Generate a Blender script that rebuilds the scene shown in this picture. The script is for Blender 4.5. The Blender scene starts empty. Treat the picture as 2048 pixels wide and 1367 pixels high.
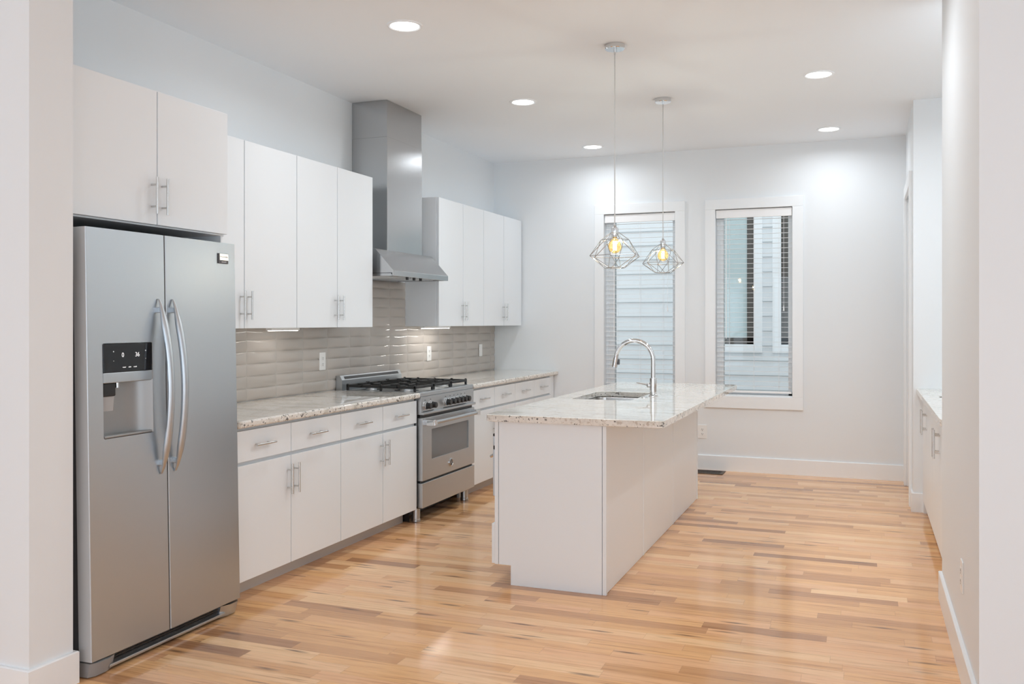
import bpy, bmesh, math, random
from mathutils import Vector, Matrix
random.seed(7)
PI = math.pi
SC = bpy.context.scene
COL = SC.collection

# ------------------------------------------------------------------ camera, world, light, exposure
F_PX, YAW, Y0, CAM_H = 1820.0, math.radians(21.2), 643.0, 1.41
cd = bpy.data.cameras.new('camera'); cam = bpy.data.objects.new('camera', cd); COL.objects.link(cam)
cam.location = (0, 0, CAM_H); cam.rotation_euler = (PI/2, 0, YAW)
cd.sensor_width = 36.0; cd.lens = F_PX*36.0/2048.0
cd.shift_y = -(1367/2 - Y0)/2048.0; cd.clip_start = 0.05; cd.clip_end = 100
SC.camera = cam

world = bpy.data.worlds.new('world'); SC.world = world; world.use_nodes = True
wbg = world.node_tree.nodes['Background']
wbg.inputs[0].default_value = (0.91, 0.955, 1.0, 1); wbg.inputs[1].default_value = 1.62

vs = SC.view_settings
vs.view_transform = 'Standard'; vs.look = 'None'; vs.gamma = 1.0; vs.use_curve_mapping = False
vs.exposure = 0.03
cy = SC.cycles
cy.use_denoising = True
cy.max_bounces = 12; cy.diffuse_bounces = 9; cy.glossy_bounces = 5; cy.transmission_bounces = 6; cy.transparent_max_bounces = 16
cy.caustics_reflective = False; cy.caustics_refractive = False
cy.sample_clamp_indirect = 10.0

CAN_W = 8.6         # each recessed ceiling light
BULB_W = 20.0       # each pendant bulb
DAY_W = 33.0       # daylight through each living-room window (W)

def daylight(name, loc, size, rot, power):
    ld = bpy.data.lights.new(name, 'AREA'); ld.shape = 'RECTANGLE'; ld.size, ld.size_y = size
    ld.energy = power; ld.color = (0.67, 0.835, 1.0)
    o = bpy.data.objects.new(name, ld); COL.objects.link(o); o.location = loc; o.rotation_euler = rot
    return o
# the living room behind the camera: three tall windows in its rear wall, two in its right wall
for x in (-3.4, -1.2, 1.0):
    daylight('daylight_rear', (x, -4.02, 1.45), (1.5, 2.0), (PI/2, 0, 0), DAY_W)
for y in (-2.2, 0.6):
    daylight('daylight_side', (2.62, y, 1.45), (1.5, 2.0), (PI/2, 0, PI/2), DAY_W*0.55)

# ------------------------------------------------------------------ materials
def mat(name, col=(.8, .8, .8), rough=.5, metal=0.0, **kw):
    m = bpy.data.materials.new(name); m.use_nodes = True
    p = m.node_tree.nodes['Principled BSDF']
    p.inputs['Base Color'].default_value = (*col, 1); p.inputs['Roughness'].default_value = rough
    p.inputs['Metallic'].default_value = metal
    for k, v in kw.items():
        p.inputs[k.replace('_', ' ')].default_value = v
    return m
class NT:
    def __init__(s, m): s.t = m.node_tree; s.n = s.t.nodes; s.p = s.n['Principled BSDF']
    def add(s, kind, **kw):
        n = s.n.new(kind)
        for k, v in kw.items(): setattr(n, k, v)
        return n
    def link(s, a, b): s.t.links.new(a, b)
    def val(s, sock, v):
        if hasattr(v, 'is_linked'): s.link(v, sock)
        else: sock.default_value = v
    def math(s, op, a, b=None, c=None):
        n = s.add('ShaderNodeMath', operation=op); s.val(n.inputs[0], a)
        if b is not None: s.val(n.inputs[1], b)
        if c is not None: s.val(n.inputs[2], c)
        return n.outputs[0]
    def comb(s, x, y, z):
        n = s.add('ShaderNodeCombineXYZ')
        for i, v in enumerate((x, y, z)): s.val(n.inputs[i], v)
        return n.outputs[0]
    def pos(s):
        g = s.add('ShaderNodeNewGeometry'); x = s.add('ShaderNodeSeparateXYZ'); s.link(g.outputs['Position'], x.inputs[0])
        return x.outputs
    def noise(s, vec, scale, detail=3, rough=.5):
        n = s.add('ShaderNodeTexNoise'); s.link(vec, n.inputs['Vector']); n.inputs['Scale'].default_value = scale
        n.inputs['Detail'].default_value = detail; n.inputs['Roughness'].default_value = rough
        return n.outputs['Fac']
    def ramp(s, fac, stops):
        n = s.add('ShaderNodeValToRGB'); s.link(fac, n.inputs[0]); e = n.color_ramp.elements
        while len(e) < len(stops): e.new(.5)
        for el, (p, c) in zip(e, stops): el.position = p; el.color = (*c, 1) if len(c) == 3 else c
        return n.outputs[0]
    def mix(s, fac, a, b, mode='MIX'):
        n = s.add('ShaderNodeMix', data_type='RGBA', blend_type=mode); s.val(n.inputs[0], fac)
        for i, v in ((6, a), (7, b)):
            if hasattr(v, 'is_linked'): s.link(v, n.inputs[i])
            else: n.inputs[i].default_value = (*v, 1)
        return n.outputs[2]
    def bump(s, h, strength, dist=.01):
        b = s.add('ShaderNodeBump'); b.inputs['Strength'].default_value = strength; b.inputs['Distance'].default_value = dist
        s.link(h, b.inputs['Height']); s.link(b.outputs[0], s.p.inputs['Normal'])

def paint(name, col, rough, bump=.04):
    m = mat(name, col, rough); t = NT(m); g = t.add('ShaderNodeNewGeometry')
    t.bump(t.noise(g.outputs['Position'], 220, 3), bump, .002); return m
M_WALL = paint('wall_paint', (.795, .83, .855), .6)
M_CEIL = paint('ceiling_paint', (.86, .90, .935), .8)
M_TRIM = paint('trim_paint', (.85, .88, .90), .35, .015)
M_CAB = paint('cabinet_lacquer', (.81, .85, .88), .38, .012)
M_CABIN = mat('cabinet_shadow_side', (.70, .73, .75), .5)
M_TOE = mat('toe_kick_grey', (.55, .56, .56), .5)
M_PLATE = mat('outlet_plastic', (.86, .86, .85), .35)
M_DARK = mat('dark_slot', (.02, .02, .02), .6)
M_BLACK = mat('black_enamel', (.012, .012, .013), .35)
M_IRON = mat('cast_iron', (.018, .018, .018), .55)
M_GLASSBLK = mat('black_glass', (.01, .01, .012), .06)
M_CHROME = mat('chrome', (.70, .705, .71), .07, 1.0)
M_NICKEL = mat('satin_nickel', (.66, .66, .65), .25, 1.0)
M_WIRE = mat('polished_wire', (.42, .415, .41), .22, 1.0)
M_CASE = mat('fridge_case_grey', (.10, .10, .105), .5)
M_HINGE = mat('fridge_hinge_grey', (.30, .30, .30), .45)
M_BRONZE = mat('register_brown', (.09, .06, .04), .4, .6)
M_BLIND = mat('blind_white', (.89, .90, .91), .45)
M_SIDING = mat('neighbour_siding', (.77, .80, .82), .6)
M_EXTTRIM = mat('neighbour_trim', (.86, .89, .91), .5)
M_EXTFRAME = mat('neighbour_sash', (.085, .078, .07), .5)
M_EXTGLASS = mat('neighbour_blind_glass', (.50, .60, .61), .12)
M_WHITEINK = mat('white_ink', (.85, .85, .85), .5)
M_DIGIT = mat('display_digit', (.5, .5, .5), .5); M_DIGIT.node_tree.nodes['Principled BSDF'].inputs['Emission Color'].default_value = (1, 1, 1, 1); M_DIGIT.node_tree.nodes['Principled BSDF'].inputs['Emission Strength'].default_value = .7
M_CORD = mat('clear_cord', (.55, .55, .54), .4)
M_PLASTIC = mat('clear_plastic', (.62, .63, .64), .15); M_PLASTIC.node_tree.nodes['Principled BSDF'].inputs['Alpha'].default_value = .55
M_GROUND = mat('side_yard_ground', (.32, .31, .29), .9)
M_GROUT = mat('tile_grout', (.47, .45, .42), .8)
M_BADGE = mat('badge_silver', (.55, .55, .55), .2, 1.0)

def steel(name, axis, col=(.60, .60, .595), rough=.27):
    m = mat(name, col, rough, 1.0); t = NT(m); x, y, z = t.pos()
    sc = {'y': (900, 6, 900), 'z': (700, 700, 5), 'x': (6, 900, 900)}[axis]
    v = t.comb(t.math('MULTIPLY', x, sc[0]), t.math('MULTIPLY', y, sc[1]), t.math('MULTIPLY', z, sc[2]))
    n = t.noise(v, 1.0, 2)
    t.link(t.math('MULTIPLY_ADD', n, .10, rough-.05), t.p.inputs['Roughness'])
    t.bump(n, .035, .0006); return m
M_STEEL = steel('brushed_steel', 'y', (.53, .55, .565), .38)
M_STEELV = steel('brushed_steel_fridge', 'z', (.52, .555, .585), .36)
M_DOOREDGE = mat('fridge_door_edge', (.50, .51, .515), .42)
M_NICHE = mat('dispenser_grey', (.34, .345, .345), .32, .55)
M_HOOD = steel('brushed_steel_hood', 'y', (.52, .525, .53), .22)
M_SINK = steel('sink_steel', 'y', (.62, .60, .58), .24)

def emit(name, col, s):
    m = bpy.data.materials.new(name); m.use_nodes = True; n = m.node_tree.nodes; n.clear()
    e = n.new('ShaderNodeEmission'); e.inputs[0].default_value = (*col, 1); e.inputs[1].default_value = s
    o = n.new('ShaderNodeOutputMaterial'); m.node_tree.links.new(e.outputs[0], o.inputs[0]); return m
M_CAN = emit('can_light_diffuser', (.95, .98, 1.0), 7.0)
M_FIL = emit('bulb_filament', (1.0, .62, .25), 55)

def thin_glass(name, tint, gl):
    m = bpy.data.materials.new(name); m.use_nodes = True; n = m.node_tree.nodes; n.clear(); L = m.node_tree.links.new
    tr = n.new('ShaderNodeBsdfTransparent'); tr.inputs[0].default_value = (*tint, 1)
    g = n.new('ShaderNodeBsdfGlossy'); g.inputs['Roughness'].default_value = .02
    lw = n.new('ShaderNodeLayerWeight'); lw.inputs[0].default_value = gl
    mx = n.new('ShaderNodeMixShader'); o = n.new('ShaderNodeOutputMaterial')
    L(lw.outputs['Fresnel'], mx.inputs[0]); L(tr.outputs[0], mx.inputs[1]); L(g.outputs[0], mx.inputs[2]); L(mx.outputs[0], o.inputs[0])
    return m
M_PANE = thin_glass('window_glass', (.97, .985, .98), .2)
M_OVENGLASS = mat('oven_glass', (.16, .16, .16), .08)
M_AMBER = thin_glass('amber_bulb_glass', (1.0, .80, .48), .08)
_n = M_AMBER.node_tree.nodes; _l = M_AMBER.node_tree.links
_tl = _n.new('ShaderNodeBsdfTranslucent'); _tl.inputs[0].default_value = (1.0, .55, .16, 1)
_mx = _n.new('ShaderNodeMixShader'); _mx.inputs[0].default_value = .010
_o = [q for q in _n if q.type == 'OUTPUT_MATERIAL'][0]; _src = _o.inputs[0].links[0].from_socket
_l.new(_src, _mx.inputs[1]); _l.new(_tl.outputs[0], _mx.inputs[2]); _l.new(_mx.outputs[0], _o.inputs[0])

def wood_floor():
    m = mat('strip_wood_floor', (.5, .3, .16), .25); t = NT(m); x, y, z = t.pos()
    W = .083
    yr = t.math('DIVIDE', y, W); row = t.math('FLOOR', yr); fy = t.math('FRACT', yr)
    wn = t.add('ShaderNodeTexWhiteNoise', noise_dimensions='1D'); t.link(row, wn.inputs['W'])
    ln = t.math('MULTIPLY_ADD', wn.outputs[0], .65, .42)
    sh = t.math('MULTIPLY', wn.outputs[0], 37.7)
    u = t.math('ADD', t.math('DIVIDE', x, ln), sh); idx = t.math('FLOOR', u); fu = t.math('FRACT', u)
    w3 = t.add('ShaderNodeTexWhiteNoise', noise_dimensions='3D'); t.link(t.comb(row, idx, 3.1), w3.inputs['Vector'])
    rs = t.add('ShaderNodeSeparateColor'); t.link(w3.outputs['Color'], rs.inputs[0]); r, g, b = rs.outputs
    base = t.ramp(r, [(0, (.42, .215, .11)), (.07, (.58, .31, .155)), (.24, (.75, .42, .20)), (.50, (.87, .51, .245)), (.70, (.84, .485, .265)), (.88, (.93, .61, .34)), (1, (.76, .42, .225))])
    # long grain, different on every board
    gv = t.comb(t.math('MULTIPLY_ADD', x, 2.2, t.math('MULTIPLY', g, 90)), t.math('MULTIPLY', y, 66), t.math('MULTIPLY', b, 70))
    gn = t.noise(gv, 1.0, 5, .62)
    grain = t.ramp(gn, [(.27, (.55, .45, .39)), (.40, (.87, .82, .78)), (.50, (1, 1, 1)), (.75, (1.06, 1.05, 1.03))])
    c1 = t.mix(1.0, base, grain, 'MULTIPLY')
    fv = t.comb(t.math('MULTIPLY_ADD', x, 9, t.math('MULTIPLY', b, 50)), t.math('MULTIPLY', y, 420), 0)
    fine = t.ramp(t.noise(fv, 1.0, 2), [(.35, (.90, .88, .86)), (.6, (1.03, 1.03, 1.03))])
    c2 = t.mix(1.0, c1, fine, 'MULTIPLY')
    # mineral streaks and knots on some boards
    kv = t.comb(t.math('MULTIPLY_ADD', x, 4.0, t.math('MULTIPLY', b, 31)), t.math('MULTIPLY', y, 27), t.math('MULTIPLY', g, 17))
    vo = t.add('ShaderNodeTexVoronoi', feature='F1'); t.link(kv, vo.inputs['Vector']); vo.inputs['Scale'].default_value = 1.0
    sv = t.add('ShaderNodeSeparateColor'); t.link(vo.outputs['Color'], sv.inputs[0])
    on = t.math('GREATER_THAN', sv.outputs[0], .83)
    kd = t.ramp(t.math('ADD', vo.outputs['Distance'], t.math('MULTIPLY_ADD', gn, .35, -.17)), [(.08, (1, 1, 1)), (.36, (0, 0, 0))])
    kf = t.math('MULTIPLY', t.math('MULTIPLY', on, kd), .88)
    c3 = t.mix(kf, c2, (.13, .065, .04))
    # hairline gaps between strips and at butt ends
    ey = t.math('LESS_THAN', t.math('MINIMUM', fy, t.math('SUBTRACT', 1, fy)), .009)
    eu = t.math('LESS_THAN', t.math('MULTIPLY', t.math('MINIMUM', fu, t.math('SUBTRACT', 1, fu)), ln), .0010)
    gap = t.math('MULTIPLY', t.math('MAXIMUM', ey, eu), .26)
    c4 = t.mix(gap, c3, (.12, .06, .03))
    t.link(c4, t.p.inputs['Base Color'])
    t.link(t.math('MULTIPLY_ADD', gn, .08, .09), t.p.inputs['Roughness'])
    t.p.inputs['Specular IOR Level'].default_value = .5
    t.bump(t.math('SUBTRACT', t.math('MULTIPLY', gn, .15), gap), .12, .0012)
    return m
M_FLOOR = wood_floor()

def granite():
    m = mat('cream_granite', (.6, .55, .48), .035); t = NT(m); g = t.add('ShaderNodeNewGeometry'); P = g.outputs['Position']
    x, y, z = t.pos()
    n1 = t.noise(t.comb(t.math('MULTIPLY', x, 1.6), t.math('MULTIPLY', y, 4.5), t.math('MULTIPLY', z, 5)), 1.7, 6, .62)
    n2 = t.noise(P, 26, 5, .65); n3 = t.noise(P, 95, 3, .6)
    base = t.ramp(n1, [(.28, (.44, .425, .385)), (.39, (.66, .63, .57)), (.50, (.80, .775, .73)), (.62, (.77, .725, .66)), (.76, (.60, .585, .56))])
    mott = t.ramp(n2, [(.28, (.78, .77, .755)), (.44, (.98, .975, .97)), (.68, (1.04, 1.04, 1.04))])
    c = t.mix(1.0, base, mott, 'MULTIPLY')
    vo = t.add('ShaderNodeTexVoronoi', feature='F1'); t.link(P, vo.inputs['Vector']); vo.inputs['Scale'].default_value = 88
    sv = t.add('ShaderNodeSeparateColor'); t.link(vo.outputs['Color'], sv.inputs[0])
    bed = t.math('MULTIPLY_ADD', t.math('LESS_THAN', z, .9125), .86, .14)      # the dark grains lie in the lower beds of the slab
    dk = t.math('MULTIPLY', t.math('GREATER_THAN', sv.outputs[0], .76), t.math('GREATER_THAN', n2, .535))
    c = t.mix(t.math('MULTIPLY', t.math('MULTIPLY', dk, .85), bed), c, (.055, .05, .045))
    br = t.math('MULTIPLY', t.math('GREATER_THAN', sv.outputs[1], .82), t.math('LESS_THAN', n2, .50))
    c = t.mix(t.math('MULTIPLY', t.math('MULTIPLY', br, .42), t.math('MULTIPLY_ADD', bed, .6, .4)), c, (.36, .27, .20))
    gy = t.math('GREATER_THAN', n3, .60); c = t.mix(t.math('MULTIPLY', gy, .18), c, (.42, .42, .41))
    t.link(c, t.p.inputs['Base Color']); return m
M_GRAN = granite()

def tile_mat():
    m = mat('taupe_glazed_tile', (.5, .46, .42), .045); t = NT(m); x, y, z = t.pos()
    w = t.add('ShaderNodeTexWhiteNoise', noise_dimensions='2D')
    t.link(t.comb(t.math('FLOOR', t.math('DIVIDE', t.math('SUBTRACT', y, 4.692), .3055)), t.math('FLOOR', t.math('DIVIDE', t.math('SUBTRACT', z, .914), .0763)), 0), w.inputs['Vector'])
    t.link(t.ramp(w.outputs[0], [(0, (.47, .43, .39)), (1, (.52, .475, .435))]), t.p.inputs['Base Color']); return m
M_TILE = tile_mat()

# ------------------------------------------------------------------ mesh helpers
class MB:
    def __init__(s): s.bm = bmesh.new()
    def box(s, x0, x1, y0, y1, z0, z1, bev=0.0, seg=2):
        x0, x1 = sorted((x0, x1)); y0, y1 = sorted((y0, y1)); z0, z1 = sorted((z0, z1))
        r = bmesh.ops.create_cube(s.bm, size=1.0); v = r['verts']
        for q in v: q.co = Vector((x0+(q.co.x+.5)*(x1-x0), y0+(q.co.y+.5)*(y1-y0), z0+(q.co.z+.5)*(z1-z0)))
        if bev > 0:
            e = list({e for q in v for e in q.link_edges})
            bmesh.ops.bevel(s.bm, geom=e, offset=bev, offset_type='OFFSET', segments=seg, affect='EDGES', profile=.5)
        return s
    def cyl(s, a, b, r, r2=None, n=20, cap=True):
        a, b = Vector(a), Vector(b); d = b-a; q = d.to_track_quat('Z', 'Y').to_matrix().to_4x4()
        bmesh.ops.create_cone(s.bm, cap_ends=cap, segments=n, radius1=r, radius2=r if r2 is None else r2, depth=d.length,
                              matrix=Matrix.Translation((a+b)/2) @ q)
        return s
    def ball(s, c, r, n=16, sc=(1, 1, 1)):
        bmesh.ops.create_uvsphere(s.bm, u_segments=n, v_segments=n//2+2, radius=r, matrix=Matrix.Translation(c) @ Matrix.Diagonal((*sc, 1)))
        return s
    def rings(s, loops, close=False, cap=True):
        vs = [[s.bm.verts.new(p) for p in l] for l in loops]; n = len(vs[0])
        pairs = list(zip(vs, vs[1:])) + ([(vs[-1], vs[0])] if close else [])
        for a, b in pairs:
            for i in range(n): s.bm.faces.new((a[i], a[(i+1) % n], b[(i+1) % n], b[i]))
        if cap and not close: s.bm.faces.new(vs[0][::-1]); s.bm.faces.new(vs[-1])
        return s
    def tube(s, pts, r, n=10, cap=True):
        P = [Vector(p) for p in pts]; R = r if isinstance(r, (list, tuple)) else [r]*len(P)
        up = Vector((0, 0, 1)); loops = []; prev = None
        for i, p in enumerate(P):
            d = (P[min(i+1, len(P)-1)]-P[max(i-1, 0)]).normalized()
            if prev is None:
                a = d.orthogonal().normalized() if abs(d.dot(up)) > .95 else d.cross(up).normalized()
            else:
                a = (prev-d*prev.dot(d)).normalized()
            prev = a; b = d.cross(a)
            loops.append([p+(a*math.cos(2*PI*k/n)+b*math.sin(2*PI*k/n))*R[i] for k in range(n)])
        return s.rings(loops, cap=cap)
    def lathe(s, c, prof, n=32, axis='z'):
        c = Vector(c); ax = {'z': lambda r, h, a: Vector((r*math.cos(a), r*math.sin(a), h)),
                             'x': lambda r, h, a: Vector((h, r*math.cos(a), r*math.sin(a)))}[axis]
        return s.rings([[c+ax(max(r, 1e-4), h, 2*PI*k/n) for k in range(n)] for r, h in prof])
    def prism(s, poly, axis, a, b):
        def P(u, v, w): return {'x': (w, u, v), 'y': (u, w, v), 'z': (u, v, w)}[axis]
        return s.rings([[P(u, v, a) for u, v in poly], [P(u, v, b) for u, v in poly]])
    def build(s, name, m, parent=None, smooth=True, ang=35):
        bm = s.bm; bmesh.ops.remove_doubles(bm, verts=bm.verts, dist=1e-6); bmesh.ops.recalc_face_normals(bm, faces=bm.faces)
        me = bpy.data.meshes.new(name)
        o = bpy.data.objects.new(name, me); COL.objects.link(o)
        off = Vector((0, 0, 0))
        if parent is None:
            lo = [min(v.co[i] for v in bm.verts) for i in range(3)]; hi = [max(v.co[i] for v in bm.verts) for i in range(3)]
            off = Vector(((lo[0]+hi[0])/2, (lo[1]+hi[1])/2, lo[2])); bmesh.ops.translate(bm, verts=bm.verts, vec=-off)
            o.location = off; o['wx'] = 1
            del o['wx']
        else:
            o.parent = parent; o.location = -parent_offset(parent)
        bm.to_mesh(me); bm.free(); me.materials.append(m)
        if smooth:
            finish(o, ang)
        return o
def finish(o, ang=35):
    for p in o.data.polygons: p.use_smooth = True
    o.data.set_sharp_from_angle(angle=math.radians(ang))
    w = o.modifiers.new('weighted_normals', 'WEIGHTED_NORMAL'); w.keep_sharp = True; w.weight = 80
def parent_offset(p):
    """world position of the parent's own origin at build time (things are built unrotated)."""
    v = Vector((0, 0, 0))
    while p is not None: v += p.location; p = p.parent
    return v
def tag(o, label, cat, group=None):
    o['label'] = label; o['category'] = cat
    if group: o['group'] = group
    return o
def struct(o): o['kind'] = 'structure'; return o
def thing(name, loc, label, cat, group=None):
    o = bpy.data.objects.new(name, None); COL.objects.link(o); o.location = loc; o.empty_display_size = .05
    return tag(o, label, cat, group)
def dup(o, delta, label, group=None):
    def cp(src, par):
        c = src.copy(); COL.objects.link(c)
        if par is not None: c.parent = par
        for k in [k for k in COL.objects if k.parent == src]: cp(k, c)
        return c
    r = cp(o, None); r.location = Vector(o.location)+Vector(delta); r['label'] = label
    if group: r['group'] = group
    return r
def cut(o, cutter):
    """carve a closed shape (given in the world) out of a mesh object, for good."""
    w = parent_offset(o)
    bmesh.ops.translate(cutter.bm, verts=cutter.bm.verts, vec=-w)
    bmesh.ops.recalc_face_normals(cutter.bm, faces=cutter.bm.faces)
    me = bpy.data.meshes.new('cutter'); cutter.bm.to_mesh(me); cutter.bm.free()
    c = bpy.data.objects.new('cutter', me); COL.objects.link(c); c.location = w
    md = o.modifiers.new('cut', 'BOOLEAN'); md.object = c; md.operation = 'DIFFERENCE'; md.solver = 'EXACT'
    bpy.context.view_layer.update()
    new = bpy.data.meshes.new_from_object(o.evaluated_get(bpy.context.evaluated_depsgraph_get()))
    o.modifiers.clear(); old = o.data; new.name = old.name; o.data = new
    bpy.data.objects.remove(c); bpy.data.meshes.remove(me)
    finish(o); return o
def text(body, size, loc, rot, m, parent, name, depth=.0006, align='CENTER'):
    cu = bpy.data.curves.new(name, 'FONT'); cu.body = body; cu.size = size; cu.extrude = depth; cu.align_x = align; cu.align_y = 'CENTER'
    t = bpy.data.objects.new('t', cu); COL.objects.link(t)
    bpy.context.view_layer.update()
    me = bpy.data.meshes.new_from_object(t.evaluated_get(bpy.context.evaluated_depsgraph_get()))
    bpy.data.objects.remove(t); bpy.data.curves.remove(cu)
    me.transform(Matrix.Translation(loc) @ rot); me.materials.clear(); me.materials.append(m); me.name = name
    o = bpy.data.objects.new(name, me); COL.objects.link(o); o.parent = parent; o.location = -parent_offset(parent)
    return o
FACE_PX = Matrix(((0, 0, 1, 0), (1, 0, 0, 0), (0, 1, 0, 0), (0, 0, 0, 1)))      # text lying in the YZ plane, read from +X
def rrect(u0, u1, v0, v1, r, n=5):
    out = []
    for cu, cv, a in ((u1-r, v1-r, 0), (u0+r, v1-r, 90), (u0+r, v0+r, 180), (u1-r, v0+r, 270)):
        for k in range(n+1):
            t = math.radians(a+90*k/n); out.append((cu+r*math.cos(t), cv+r*math.sin(t)))
    return out

# ------------------------------------------------------------------ dimensions of the place
XL, YB, ZC = -3.60, 8.76, 3.055          # left wall, back wall, ceiling
XW = .365                                # face of the near right wall
XR = .335                                # right wall beyond the alcove

# ------------------------------------------------------------------ the room shell
struct(MB().box(-4.9, 2.7, -4.1, 9.0, -.12, 0).build('floor', M_FLOOR))
struct(MB().box(-4.9, 2.7, -4.1, 9.0, ZC, ZC+.12).build('ceiling', M_CEIL))
struct(MB().box(XL-.14, XL, 2.69, 9.0, 0, ZC).build('wall_left', M_WALL))
struct(MB().box(-4.9, -2.88, 2.49, 2.69, 0, ZC).build('wall_left_front', M_WALL))
WIN = ((-2.415, -1.707), (-1.324, -.624)); WZ0, WZ1 = .711, 2.473
wb = MB().box(XL-.14, 1.2, YB, YB+.20, 0, ZC).build('wall_back', M_WALL)
for x0, x1 in WIN: cut(wb, MB().box(x0, x1, YB-.1, YB+.4, WZ0, WZ1))
struct(wb)
# right: solid near wall, alcove with the beverage counter, far wall with a doorway
struct(MB().box(XW, 1.1, 3.49, 5.10, 0, ZC).build('wall_right', M_WALL))
struct(MB().box(1.1, 2.7, 3.49, 3.63, 0, ZC).build('wall_right_front', M_WALL))
struct(MB().box(1.02, 1.1, 5.10, 7.38, 0, ZC).build('wall_right_alcove', M_WALL))
wf = MB().box(XR, 1.1, 7.38, YB, 0, ZC).build('wall_right_far', M_WALL)
DY0, DY1, DZ = 7.66, 8.52, 2.46
cut(wf, MB().box(XR-.1, XR+.15, DY0, DY1, -.1, DZ)); struct(wf)
# living room behind the camera, with its window openings
wr = MB().box(-4.9, 2.7, -4.1, -3.96, 0, ZC).build('wall_rear', M_WALL)
for x in (-3.4, -1.2, 1.0): cut(wr, MB().box(x-.75, x+.75, -4.3, -3.8, .45, 2.45))
struct(wr)
wl = MB().box(2.56, 2.7, -4.1, 3.5, 0, ZC).build('wall_side', M_WALL)
for y in (-2.2, .6): cut(wl, MB().box(2.4, 2.9, y-.75, y+.75, .45, 2.45))
struct(wl)
struct(MB().box(-5.0, -4.9, -4.1, 2.69, 0, ZC).build('wall_living', M_WALL))

BH = .142
def base_run(name, path, h=BH, t=.016):
    """baseboard along a wall line; the room lies to the left of the walking direction."""
    P = [Vector(p) for p in path]; L = []
    for i, p in enumerate(P):
        n1 = (p-P[i-1]).normalized() if i else None; n2 = (P[i+1]-p).normalized() if i < len(P)-1 else None
        o1 = Vector((-n1.y, n1.x)) if n1 else None; o2 = Vector((-n2.y, n2.x)) if n2 else None
        L.append(o1 if o2 is None else o2 if o1 is None else (o1+o2))
    m = MB(); loops = []
    for p, o in zip(P, L):
        q = p+o*t; e = p+o*.0004; c = p+o*(t-.004)
        loops.append([(e.x, e.y, 0), (q.x, q.y, 0), (q.x, q.y, h-.004), (c.x, c.y, h), (e.x, e.y, h)])
    m.rings(loops); return struct(m.build(name, M_TRIM, ang=25))
base_run('baseboard_back', [(XR, YB), (-2.9, YB)])
base_run('baseboard_left', [(-2.93, 2.69), (-2.88, 2.69), (-2.88, 2.49), (-4.9, 2.49)], .125)
base_run('baseboard_right', [(2.56, 3.49), (XW, 3.49), (XW, 5.10), (XW+.06, 5.10)])
base_run('baseboard_right_far', [(.41, 7.38), (XR, 7.38), (XR, 7.556)], BH, .014)

# doorway in the far right wall
dr = bpy.data.objects.new('door_1', None); COL.objects.link(dr); dr.location = (XR, 8.1, 0); struct(dr)
dc = MB()
dc.box(XR-.022, XR, DY0-.10, DY0, 0, DZ+.10, .003).box(XR-.022, XR, DY1, DY1+.10, 0, DZ+.10, .003).box(XR-.022, XR, DY0, DY1, DZ, DZ+.10, .003)
dc.build('door_casing', M_TRIM, dr, smooth=False)
dp = MB().box(XR+.10, XR+.14, DY0+.01, DY1-.01, .01, DZ-.01, .003)
for z0, z1 in ((.25, 1.0), (1.12, 2.3)):
    for y0, y1 in ((DY0+.12, 8.05), (8.13, DY1-.12)): dp.box(XR+.093, XR+.10, y0, y1, z0, z1, .004)
dp.build('door_panel', M_TRIM, dr)
MB().cyl((XR+.10, DY0+.08, .95), (XR+.05, DY0+.08, .95), .012).ball((XR+.045, DY0+.08, .95), .028).build('door_knob', M_NICKEL, dr)

# ------------------------------------------------------------------ back windows, blinds, the house next door
def window(i, x0, x1, fl, fr_):
    w = bpy.data.objects.new('window_%d' % i, None); COL.objects.link(w); w.location = ((x0+x1)/2, YB, WZ0); struct(w)
    c = .096; m = MB()
    m.box(x0-c, x0, YB-.02, YB, WZ0, WZ1, .003).box(x1, x1+c, YB-.02, YB, WZ0, WZ1, .003)
    m.box(x0-c, x1+c, YB-.02, YB, WZ1, WZ1+c, .003).box(x0-c, x1+c, YB-.02, YB, WZ0-.115, WZ0, .003)
    m.build('window_casing', M_TRIM, w, smooth=False)
    m = MB(); f = .045; ya, yb = YB+.078, YB+.15
    m.box(x0, x0+fl, ya, yb, WZ0, WZ1, .003).box(x0+.03, x0+.034, ya-.006, ya, WZ0, WZ1).box(x1-fr_, x1, ya, yb, WZ0, WZ1, .003)
    m.box(x0, x1, ya, yb, WZ0, WZ0+f, .003).box(x0, x1, ya, yb, WZ1-f, WZ1, .003)
    m.build('window_frame', M_TRIM, w, smooth=False)
    MB().box(x0, x1, YB, YB+.19, WZ0-.004, WZ0+.012).build('window_sill', M_TRIM, w)
    MB().box(x0+fl, x1-fr_, YB+.123, YB+.127, WZ0+f, WZ1-f).build('window_glass', M_PANE, w)
window(1, *WIN[0], .088, .040); window(2, *WIN[1], .066, .042)

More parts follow.
